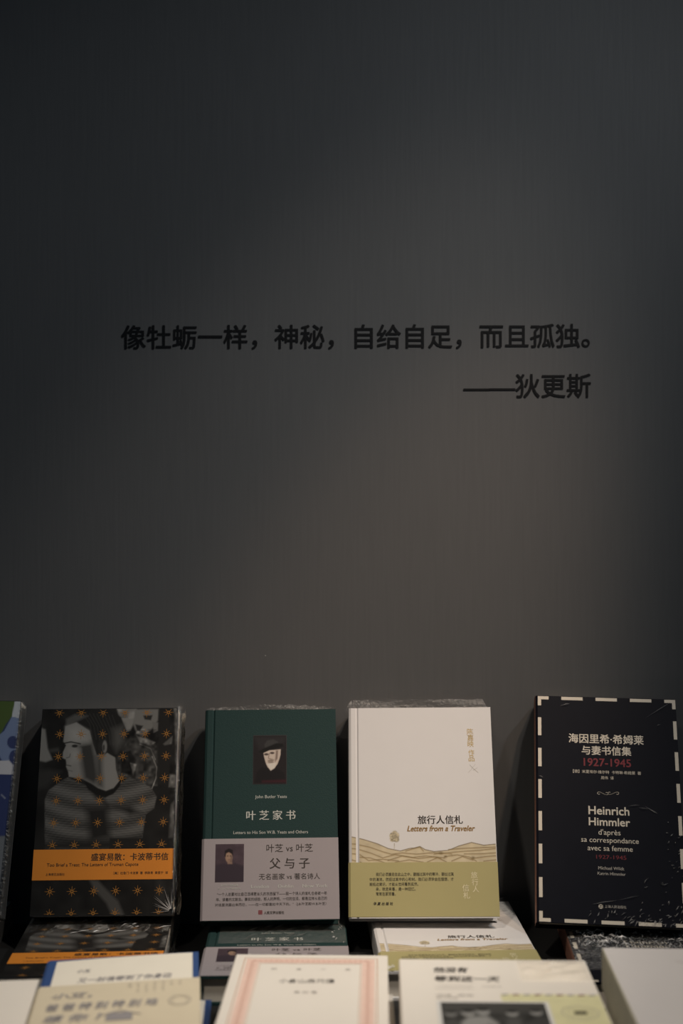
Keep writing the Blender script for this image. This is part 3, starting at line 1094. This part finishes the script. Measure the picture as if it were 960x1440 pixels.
def build_black_book():
    root = thing('hardcover_book', 'x', 'book')
    hardcover(root, WD, HD, TD, M['navy'], None, M['brick'], groove=False)
    zt = TD + 0.00015
    bm = bmesh.new()
    # dashed border: corner pieces plus dashes
    wd = 0.0040
    bw = 0.0034
    X0, X1, Y0, Y1 = -WD / 2 + 0.0031, WD / 2 - 0.0004, 0.0006, HD - 0.0006
    for sx, xe in ((1, X0), (-1, X1)):
        for sy, ye in ((1, Y0), (-1, Y1)):
            for (a, b) in ((0.011, bw), (bw, 0.010)):
                xa, xb = sorted((xe, xe + sx * a))
                ya, yb = sorted((ye, ye + sy * b))
                add_rect(bm, xa, xb, ya, yb, zt + (0.00003 if a > b else 0))
    nv = 6
    L = (Y1 - Y0)
    for k in range(nv):
        yc = Y0 + L * (k + 1) / (nv + 1)
        for xe, sx in ((X0, 1), (X1, -1)):
            xa, xb = sorted((xe, xe + sx * bw))
            add_rect(bm, xa, xb, yc - 0.0096, yc + 0.0096, zt)
    nh = 3
    for k in range(nh):
        xc = X0 + (X1 - X0) * (k + 1) / (nh + 1)
        for ye, sy in ((Y0, 1), (Y1, -1)):
            ya, yb = sorted((ye, ye + sy * bw))
            add_rect(bm, xc - 0.0108, xc + 0.0108, ya, yb, zt)
    link_mesh('dashed_border', bm, M['dash'], root)
    z = zt + 0.0001
    with Ink('title_lettering', M['dash'], root) as bm:
        artD.text(bm, '海因里希·希姆莱', 798.5, 904.5, 1046.8, z, 0, 'bold')
        artD.text(bm, '与妻书信集', 817, 887, 1063.3, z, 0, 'bold')
    with Ink('year_lettering', M['red_ink'], root) as bm:
        artD.text(bm, '1927-1945', 820, 886.5, 1080.5, z, 0, 'bold')
    with Ink('author_lettering', M['dash'], root) as bm:
        artD.text(bm, '【德】米夏埃尔·维尔特  卡特琳·希姆莱  著', 805, 901, 1090.5, z, 0, 'sans')
        artD.text(bm, '周伟  译', 844.5, 862.5, 1098.5, z, 0, 'sans')
    with Ink('subtitle_lettering', M['dash'], root) as bm:
        artD.text(bm, 'Heinrich', 827, 884, 1149.0, z, 0, 'bold')
        artD.text(bm, 'Himmler', 827.5, 885, 1164.6, z, 0, 'bold')
        artD.text(bm, "d'après", 841, 872, 1177.2, z, 0, 'sans')
        artD.text(bm, 'sa correspondance', 817, 897.5, 1188.0, z, 0, 'sans')
        artD.text(bm, 'avec sa femme', 826, 889, 1199.5, z, 0, 'sans')
    with Ink('year_lettering', M['red_ink'], root) as bm:
        artD.text(bm, '1927-1945', 838, 880, 1211, z, 0, 'sans', height=5.5)
    with Ink('author_lettering', M['grey_ink'], root) as bm:
        artD.text(bm, 'Michael Wildt', 841, 877, 1225.8, z, 0, 'sans')
        artD.text(bm, 'Katrin Himmler', 840, 879, 1233.3, z, 0, 'sans')
    with Ink('publisher_lettering', M['grey_ink'], root) as bm:
        artD.text(bm, '上海人民出版社', 850, 880, 1278.5, z, 0, 'sans')
    bm = bmesh.new()
    c = artD(844.5, 1276)
    r = 0.0021
    for (x0, x1, y0, y1) in ((-r, r, -r, -r * 0.5), (-r, r, r * 0.5, r), (-r, -r * 0.5, -r, r), (r * 0.5, r, -r, r), (-r * 0.25, r, -r * 0.2, r * 0.2)):
        add_rect(bm, c[0] + x0, c[0] + x1, c[1] + y0, c[1] + y1, z, 0)
    link_mesh('publisher_emblem', bm, M['dash'], root)
    bm = bmesh.new()
    # twin scroll ornament: two mirrored S curves with curled ends
    for m, cx in ((1, 847.0), (-1, 862.0)):
        o = artD(cx, 1118.5)
        pts = []
        for k in range(41):
            t = -1 + 2 * k / 40
            sg = 1 if t > 0 else -1
            u = abs(t)
            if u < 0.62:
                x, y = t * 0.0064, math.sin(t / 0.62 * math.pi / 2) * -0.0013
            else:
                a = (u - 0.62) / 0.38 * math.pi * 1.25
                x = sg * (0.62 * 0.0064 + 0.0013 * math.sin(a))
                y = -sg * (0.0013 * math.cos(a) * 0.9 + 0.0001)
            pts.append((o[0] + m * x, o[1] + y))
        add_line(bm, pts, 0.00045, z)
    link_mesh('scroll_ornament', bm, M['dash'], root)
    # shrink-wrap: sharp creases, coloured pale in place of glints, at the lower right of the cover
    zf = TD + 0.0005

    def E(*v):
        return [(*artD(*q), zf) for q in v]
    st = [tuple(E((882, 1137), (899, 1135.5))), tuple(E((897, 1139), (912, 1141))), tuple(E((906, 1137), (925, 1148))),
          tuple(E((832, 1273), (868, 1268))), tuple(E((868, 1268), (898, 1262))), tuple(E((906, 1012), (944, 988))), tuple(E((924, 1022), (930, 1020))),
          tuple(E((786, 993), (800, 990))), tuple(E((757, 1093), (764, 1096)))]
    X, Y = WD / 2, HD
    low = rand_strokes(44, X - 0.060, X - 0.002, 0.001, 0.012, zf, 0.002, 0.007, 0, 70)
    low += rand_strokes(18, X - 0.045, X - 0.001, 0.010, 0.045, zf, 0.002, 0.006, 10, 80)
    low += rand_strokes(18, X - 0.016, X - 0.001, 0.040, 0.105, zf, 0.001, 0.004, 0, 60)
    creases('plastic_wrap', root, low, 0.0005, 0.0016)
    creases('film_crease', root, rand_strokes(12, X - 0.092, X - 0.066, 0.002, 0.020, zf, 0.0015, 0.005, 0, 90), 0.0005, 0.0016)
    for grp in (st[0:3], st[3:5], st[5:7], st[7:8], st[8:9]):
        creases('film_crease', root, grp, 0.0006, 0.0014)
    return root


# ------------------------------------------------------------------ camouflage-patterned book at the left frame edge
WZ, HZ, TZ = 0.148, 0.215, 0.026
artZ = Art([(-172, 987), (25.5, 985), (-1, 1290), (-205, 1292)], WZ, HZ)


def paint_camo(p):
    p.col[:] = (0.025, 0.035, 0.085)
    P = Pq(0, 970, 4.11)
    for dx in (0, -330, -640):
        Q = lambda *v: [(x + dx / 4.11, y) for x, y in P(*v)]
        p.poly(Q(-230, 40, 70, 60, 55, 150, 20, 200, 0, 240, -40, 300, -230, 250), (0.055, 0.085, 0.025), 1)
        p.poly(Q(70, 50, 130, 50, 100, 165, 52, 155), (0.36, 0.38, 0.40), 1)
        p.poly(Q(52, 155, 100, 165, 90, 420, 0, 415, -60, 300, 10, 240), (0.13, 0.17, 0.27), 1)
        p.ell(*Q(60, 305)[0], 8, 9, (0.03, 0.04, 0.10), 0.12)
        p.ell(*Q(68, 395)[0], 7, 11, (0.03, 0.04, 0.10), 0.12)
        p.poly(Q(-20, 415, 40, 410, 66, 440, 66, 490, 0, 500, -60, 500), (0.38, 0.38, 0.40), 1)
        p.poly(Q(-200, 500, 66, 490, 45, 840, -200, 860), (0.025, 0.035, 0.095), 1)
        p.line(Q(0, 610, 20, 630), 1.5, (0.2, 0.22, 0.26))
        p.poly(Q(-230, 860, 45, 845, 20, 1100, -10, 1330, -230, 1330), (0.11, 0.12, 0.13), 1)


def build_camo_book():
    root = thing('paperback_book', 'x', 'book')
    paperback(root, WZ, HZ, TZ, M['black_cover'])
    picture_sheet('cover_print', -WZ / 2 + 0.0006, WZ / 2 - 0.0006, 0.0006, HZ - 0.0006, TZ + 0.00015, 150, 220, (0.03, 0.04, 0.08), artZ.unmap, paint_camo, M['print'], root)
    rows = []
    for j in range(22):
        y = 0.001 + (HZ - 0.002) * j / 21
        rows.append([(WZ / 2 - 0.002, y, TZ + 0.0006), (WZ / 2 + 0.0018 + random.random() * 0.0002, y, TZ - 0.0006), (WZ / 2 + 0.0016, y, TZ * 0.3), (WZ / 2, y, 0.0)])
    film_patch('plastic_wrap', root, rows, M['film_haze'], 0.00005)
    return root


# ------------------------------------------------------------------ back row: one copy stands against the wall on one lying copy
bookA = build_sweater_book()
bookB = build_green_book()
bookC = build_white_book()
bookD = build_black_book()
bookZ = build_camo_book()
bookA['label'] = 'standing book with a black-and-white photo of a young man and an orange title band'
bookB['label'] = 'standing dark green hardcover with a bearded old man\'s portrait and a mauve paper band'
bookC['label'] = 'standing white hardcover with drawn hills and a yellow-green paper band'
bookD['label'] = 'standing black hardcover with a dashed cream border in shiny crinkled film'
bookZ['label'] = 'blue, green and grey camouflage-patterned book cut by the left edge of the photo'

pose_standing(bookA, -0.2358, -0.0730, LIE_Z + 0.0006, 20.4, 0.2, 0.54)
pose_standing(bookB, -0.0698, -0.0970, LIE_Z + 0.0004, 26.4, 2.0, 0.21)
pose_standing(bookC, 0.0807, -0.0856, LIE_Z + 0.0007, 23.5, -1.3, 0.62)
pose_standing(bookD, 0.2582, -0.1183, LIE_Z + 0.0011, 29.1, -5.1, -1.0)
pose_standing(bookZ, -0.4075, -0.0795, LIE_Z + 0.0011, 21.0, 0.0, -1.2)

lieA = dup(bookA, 'lying copy of the orange-banded sweater-photo book, under the standing one')
lieB = dup(bookB, 'lying dark green book with mauve band, under the standing green hardcover')
lieC = dup(bookC, 'lying white book with hills, half under the standing white hardcover')
lieD = dup(bookD, 'lying black dash-bordered book in crumpled film, under the standing black hardcover')
lieZ = dup(bookZ, 'lying camouflage-patterned book outside the left edge, under its standing copy')
pose_lying(lieA, -0.2300, -0.2410, TABLE_Z, 3.0)
pose_lying(lieB, -0.0590, -0.2410, TABLE_Z, 1.5)
pose_lying(lieC, 0.1090, -0.2270, TABLE_Z, 2.5)
pose_lying(lieD, 0.2800, -0.2600, TABLE_Z, -3.0)
pose_lying(lieZ, -0.4150, -0.2300, TABLE_Z, 0.0)
for ch in list(lieD.children):
    if ch.name.startswith('plastic_wrap'):
        bpy.data.objects.remove(ch)
for ch in list(lieA.children):
    if ch.name.startswith('film_gather'):
        bpy.data.objects.remove(ch)


def crumple(parent, name, x0, x1, y0, y1, z, nx, ny, amp, material, skew=0.0):
    rows = []
    for j in range(ny):
        r = []
        for i in range(nx):
            u, v = i / (nx - 1), j / (ny - 1)
            e = min(1.0, 6 * min(u, 1 - u), 6 * min(v, 1 - v))
            r.append((x0 + u * (x1 - x0) + skew * v, y0 + v * (y1 - y0), z + e * amp * (random.random() ** 1.6)))
        rows.append(r)
    return film_patch(name, parent, rows, material, 0.0)


crumple(lieD, 'plastic_wrap', -WD / 2, WD / 2, 0.03, 0.145, TD + 0.0007, 60, 60, 0.0022, M['film_crinkle'])
creases('film_crease', lieD, rand_strokes(64, -WD / 2 + 0.008, -WD / 2 + 0.052, 0.080, 0.142, TD + 0.0016, 0.003, 0.012, 0, 180), 0.0009, 0.0018)
creases('film_crease', lieD, rand_strokes(34, -WD / 2 + 0.05, WD / 2 - 0.01, 0.080, 0.140, TD + 0.0016, 0.002, 0.007, 0, 180), 0.0008, 0.0015)
crumple(lieA, 'film_fold', -WA / 2 + 0.004, WA / 2 - 0.002, 0.118, HA - 0.03, TA + 0.0007, 34, 10, 0.0028, M['film'])
creases('film_crease', lieA, rand_strokes(16, -WA / 2 + 0.01, WA / 2 - 0.004, 0.115, HA - 0.045, TA + 0.0012, 0.004, 0.018, 10, 60), 0.0006, 0.0008)
crumple(lieB, 'film_fold', -WB / 2 + 0.012, WB / 2 - 0.001, 0.088, HB - 0.02, TB + 0.0008, 24, 12, 0.0012, M['film_haze'])
creases('film_crease', lieB, rand_strokes(12, WB / 2 - 0.016, WB / 2 - 0.001, 0.086, 0.150, TB + 0.0012, 0.002, 0.008, 60, 120), 0.0005, 0.0008)
crumple(lieC, 'film_fold', WC / 2 - 0.040, WC / 2 - 0.001, HC - 0.05, HC + 0.012, TC + 0.0007, 8, 10, 0.004, M['film_haze'])
creases('film_crease', lieC, rand_strokes(9, -WC / 2 + 0.004, -WC / 2 + 0.022, 0.001, 0.012, TC + 0.0011, 0.004, 0.009, 50, 80), 0.0009, 0.0014)

# ------------------------------------------------------------------ front row
# cream book with pink ornamental frame
WE, HE, TE = 0.130, 0.190, 0.027


def build_frame_book():
    root = thing('paperback_book', 'x', 'book')
    paperback(root, WE, HE, TE, M['white_paper'])
    z = TE + 0.00015
    bm = bmesh.new()

    def frame(i0, i1, mi, zz, top=0.0):
        x0, x1, y0, y1 = -WE / 2, WE / 2, 0, HE
        add_rect(bm, x0 + i0, x1 - i0, y1 - i1 - top, y1 - i0 - top, zz, mi)
        add_rect(bm, x0 + i0, x1 - i0, y0 + i0, y0 + i1, zz, mi)
        add_rect(bm, x0 + i0, x0 + i1, y0 + i1, y1 - i1 - top, zz, mi)
        add_rect(bm, x1 - i1, x1 - i0, y0 + i1, y1 - i1 - top, zz, mi)
    frame(0.0085, 0.0092, 1, z)
    frame(0.0108, 0.0215, 0, z)
    frame(0.0225, 0.0229, 1, z)
    # scrollwork beads in the pink frame
    for side in range(4):
        n = 22 if side < 2 else 32
        for k in range(n):
            t = (k + 0.5) / n
            if side == 0:
                c = (-WE / 2 + 0.016 + t * (WE - 0.032), HE - 0.0162)
            elif side == 1:
                c = (-WE / 2 + 0.016 + t * (WE - 0.032), 0.0162)
            elif side == 2:
                c = (-WE / 2 + 0.0162, 0.016 + t * (HE - 0.032))
            else:
                c = (WE / 2 - 0.0162, 0.016 + t * (HE - 0.032))
            pts = [(c[0] + 0.0019 * math.cos(a) * (1 + 0.3 * math.cos(3 * a)), c[1] + 0.0019 * math.sin(a) * (1 + 0.3 * math.cos(3 * a))) for a in [q * math.pi / 5 for q in range(10)]]
            add_poly(bm, pts, z + 0.0001, 2)
    link_mesh('ornamental_frame', bm, [M['pink'], M['rust'], M['pink_dark']], root)
    with Ink('title_lettering', M['ink'], root) as bm:
        text(bm, '小倉山房尺牘', -0.0235, 0.0215, HE - 0.0690, z, 0, 'sans', height=0.0100)
    with Ink('author_lettering', M['grey_ink'], root) as bm:
        text(bm, '袁 枚 著', -0.010, 0.0085, HE - 0.0930, z, 0, 'sans', height=0.0055)
    for i, ch in enumerate('明清小品'):
        with Ink('series_lettering', M['grey_ink'], root) as bm:
            text(bm, ch, -0.032 + i * 0.0205, -0.0275 + i * 0.0205, HE - 0.0385, z, 0, 'sans')
    return root


bookE = build_frame_book()
bookE['label'] = 'cream book with a pink ornamental frame lying in front of the green books'
bookE2 = dup(bookE, 'lower copy of the pink-framed book, its white edge showing at the right')
pose_lying(bookE, -0.0305, -0.4610, TABLE_Z + TE, -1.5)
pose_lying(bookE2, -0.0235, -0.4800, TABLE_Z, -0.5)

# white book with black-and-white photograph and yellow postcard
WF, HF, TF = 0.153, 0.210, 0.032


def paint_group(p):
    p.col[:] = g(0.035)
    p.mottle(0.45, 9)
    p.poly([(-0.04, 0.045), (0.04, 0.05), (0.04, 0.075), (-0.04, 0.075)], g(0.055), 0.01)
    # two people in pale clothes on the left, darker figures to the right
    p.poly([(-0.027, 0.0), (-0.026, 0.030), (-0.020, 0.042), (-0.006, 0.044), (0.001, 0.030), (0.003, 0.0)], g(0.26), 0.004)
    p.poly([(-0.012, 0.004), (-0.006, 0.030), (0.000, 0.022), (0.002, 0.0)], g(0.16), 0.004)
    p.poly([(0.005, 0.0), (0.006, 0.030), (0.010, 0.041), (0.018, 0.040), (0.021, 0.0)], g(0.075), 0.004)
    p.poly([(0.023, 0.0), (0.025, 0.036), (0.031, 0.043), (0.038, 0.038), (0.040, 0.0)], g(0.05), 0.004)
    p.poly([(-0.039, 0.0), (-0.037, 0.032), (-0.031, 0.040), (-0.027, 0.034), (-0.027, 0.0)], g(0.06), 0.004)
    for (x, y, r, v) in ((-0.0195, 0.050, 0.0050, 0.27), (-0.0085, 0.053, 0.0050, 0.30), (0.0130, 0.050, 0.0045, 0.26), (0.0310, 0.052, 0.0045, 0.24), (-0.0325, 0.048, 0.0042, 0.18)):
        p.ell(x, y, r, r * 1.35, g(v), 0.35)
        p.ell(x, y + r * 0.9, r * 1.1, r * 0.7, g(0.02), 0.4)
        p.ell(x - r * 0.35, y + r * 0.1, r * 0.2, r * 0.2, g(0.06), 0.5)
        p.ell(x + r * 0.35, y + r * 0.1, r * 0.2, r * 0.2, g(0.06), 0.5)


def build_photo_book():
    root = thing('paperback_book', 'x', 'book')
    paperback(root, WF, HF, TF, M['white_paper'])
    z = TF + 0.00015
    x0 = -WF / 2
    with Ink('title_lettering', M['ink'], root) as bm:
        text(bm, '他没有', x0 + 0.0275, x0 + 0.0555, HF - 0.0310, z, 0, 'brush', height=0.0125)
        text(bm, '等到这一天', x0 + 0.0275, x0 + 0.0790, HF - 0.0520, z, 0, 'brush', height=0.0125)
    with Ink('subtitle_lettering', M['grey_ink'], root) as bm:
        for i, t in enumerate(('一个家庭三代人的书信与回忆', '那些没有寄出的信件和照片')):
            text(bm, t, x0 + 0.0275, x0 + 0.0575, HF - 0.0630 - i * 0.0065, z, 0, 'sans')
    with Ink('author_lettering', M['grey_ink'], root) as bm:
        text(bm, '林海音等 著', x0 + 0.0640, x0 + 0.0790, HF - 0.0650, z, 0, 'sans')
    with Ink('note_lettering', M['grey_ink'], root) as bm:
        text(bm, '编者  整理', x0 + 0.0275, x0 + 0.0560, HF - 0.0850, z, 0, 'thin', height=0.004)
        text(bm, '家书选集', x0 + 0.0275, x0 + 0.0440, HF - 0.0910, z, 0, 'thin', height=0.004)
    # postcard print with airmail edge and postmark
    bm = bmesh.new()
    px0, px1, py1, py0 = x0 + 0.0770, WF / 2 - 0.0006, HF - 0.0800, 0.030
    add_rect(bm, px0, px1, py0, py1, z, 0)
    n = 9
    for k in range(n):
        xa = px0 + (px1 - px0) * k / n
        xb = px0 + (px1 - px0) * (k + 0.55) / n
        add_poly(bm, [(xa, py1 - 0.0028), (xb, py1 - 0.0028), (xb + 0.002, py1), (xa + 0.002, py1)], z + 0.0001, 1 if k % 2 else 2)
    ring = [(WF / 2 - 0.0200 + 0.0135 * math.cos(a), HF - 0.118 + 0.0135 * math.sin(a)) for a in [q * math.pi / 16 for q in range(33)]]
    add_line(bm, ring, 0.0007, z + 0.0001, 3)
    ring = [(WF / 2 - 0.0200 + 0.0095 * math.cos(a), HF - 0.118 + 0.0095 * math.sin(a)) for a in [q * math.pi / 12 for q in range(25)]]
    add_line(bm, ring, 0.0004, z + 0.0001, 3)
    add_rect(bm, WF / 2 - 0.0245, WF / 2 - 0.0150, HF - 0.1215, HF - 0.1150, z + 0.0001, 4)
    link_mesh('postcard_print', bm, [M['postcard'], M['red_ink'], M['blue_ink'], M['grey_ink'], M['ink']], root)
    bm = bmesh.new()
    add_rect(bm, x0 + 0.0270, x0 + 0.1115, HF - 0.175, HF - 0.0965, z + 0.0002)
    link_mesh('photo_border', bm, M['photo_edge'], root)
    cx, cy = x0 + 0.0692, HF - 0.171
    picture_sheet('group_photo', x0 + 0.0300, x0 + 0.1085, HF - 0.171, HF - 0.0995, z + 0.0003, 100, 90, (0.03, 0.03, 0.03),
                  lambda LX, LY: (LX - cx, LY - cy), paint_group, M['print'], root)
    return root


bookF = build_photo_book()
bookF['label'] = 'white book with a black-and-white group photo and a yellow postcard on its cover'
bookF2 = dup(bookF, 'lower copy under the white photo-and-postcard book, its right edge just showing')
pose_lying(bookF, 0.1185, -0.5240, TABLE_Z + TF, -1.5)
pose_lying(bookF2, 0.1245, -0.5260, TABLE_Z, -1.0)
crumple(bookF, 'film_fold', 0.020, WF / 2 - 0.002, HF - 0.050, HF - 0.004, TF + 0.0007, 9, 7, 0.0022, M['film'])

# blue cloth book with printed letters and a tan letter band
WG, HG, TG = 0.128, 0.185, 0.026


def build_letter_book():
    root = thing('hardcover_book', 'x', 'book')
    hardcover(root, WG, HG, TG, M['blue'], groove=False)
    z = TG + 0.00015
    # printed letter sheet with a gently bowed top edge
    bm = bmesh.new()
    n = 16
    xs = [-WG / 2 + 0.0095 + (WG - 0.0145) * i / n for i in range(n + 1)]
    top = [(x, HG - 0.0012 - 0.006 * (1 - math.sin(math.pi * (0.12 + 0.5 * i / n)))) for i, x in enumerate(xs)]
    for i in range(n):
        add_poly(bm, [(xs[i], 0.02), (xs[i + 1], 0.02), top[i + 1], top[i]], z)
    sheet = link_mesh('letter_sheet', bm, M['letter'], root)
    with Ink('handwriting', M['blue_ink'], sheet) as bm:
        text(bm, '小玉', -0.036, -0.025, HG - 0.0360, z + 0.0002, 0, 'brush', height=0.008)
        text(bm, '又一封信寄到了你身边', -0.034, 0.042, HG - 0.0600, z + 0.0002, 0, 'brush', height=0.011)
    # wide tan band
    bt = HG - 0.066
    band = belly_band(root, WG + 0.0006, TG, 0.0006, bt, M['kraft'], 0.0006)
    zb = TG + 0.0010
    with Ink('handwriting', M['blue_ink'], band) as bm:
        text(bm, '小艾，', -0.051, -0.020, bt - 0.0300, zb, 0, 'brush', height=0.0120)
        text(bm, '爸 爸 特 别 特 别 地', -0.053, 0.032, bt - 0.0560, zb, 0, 'brush', height=0.0150)
        text(bm, '想 你 ！', -0.053, -0.010, bt - 0.0800, zb, 0, 'brush', height=0.0150)
    with Ink('column_lettering', M['grey_ink'], band) as bm:
        for c, t in enumerate(('秋日', '给女儿的', '一封长信', '写在纸上', '寄往远方', '平安', '爸爸')):
            for i, ch in enumerate(t):
                text(bm, ch, 0.008 + c * 0.0066, 0.0108 + c * 0.0066, bt - 0.0080 - i * 0.0058, zb, 0, 'sans')
    with Ink('postmark', M['grey_ink'], band) as bm:
        for rad, wdt in ((0.0085, 0.0006), (0.0062, 0.0004)):
            ring = [(0.0490 + rad * math.cos(q * math.pi / 10), bt - 0.050 + rad * 1.3 * math.sin(q * math.pi / 10)) for q in range(21)]
            add_line(bm, ring, wdt, zb)
    with Ink('house_sketch', M['blue_ink'], band) as bm:
        add_poly(bm, [(-0.006, bt - 0.084), (0.014, bt - 0.084), (0.014, bt - 0.072), (0.010, bt - 0.068), (-0.002, bt - 0.068), (-0.006, bt - 0.073)], zb)
        add_line(bm, [(-0.012, bt - 0.074), (0.004, bt - 0.064), (0.020, bt - 0.074)], 0.0012, zb + 0.0001)
    return root


bookG = build_letter_book()
bookG['label'] = 'blue book with handwritten letters and a tan letter band, upper one, at the lower left'
bookG2 = dup(bookG, 'lower copy under the blue letter book, its blue right edge sticking out')
pose_lying(bookG, -0.1660, -0.4630, TABLE_Z + TG + 0.0036, 6.0, -1.6)
pose_lying(bookG2, -0.1630, -0.4880, TABLE_Z, 3.0)

# thick plain white book at the lower left corner
WH, HH, TH = 0.150, 0.210, 0.052
bookH = thing('hardcover_book', 'plain cream-white book in the lower left corner of the photo', 'book')
hardcover(bookH, WH, HH, TH, M['white_paper'])
pose_lying(bookH, -0.3000, -0.5430, TABLE_Z, 6.0)

# thick glossy white book at the lower right corner
WI, HI, TI = 0.150, 0.200, 0.0345


def build_gloss_book():
    root = thing('paperback_book', 'x', 'book')
    paperback(root, WI, HI, TI, M['glossy_white'], None, M['grey_green'])
    bm = bmesh.new()
    z = TI + 0.00015
    for (x, y) in ((-0.020, 0.168), (-0.0165, 0.162), (-0.0155, 0.150)):
        add_line(bm, [(x, y), (x + 0.0035, y - 0.002), (x + 0.005, y - 0.0015)], 0.0006, z)
    link_mesh('cover_marks', bm, M['grey_ink'], root)
    return root


bookI = build_gloss_book()
bookI['label'] = 'glossy white book with a grey-green spine at the lower right corner, upper one'
bookI2 = dup(bookI, 'lower copy under the glossy white book, grey-green spine in shadow')
pose_lying(bookI, 0.2860, -0.5010, TABLE_Z + TI, -2.0)
pose_lying(bookI2, 0.2895, -0.5030, TABLE_Z, -2.0)
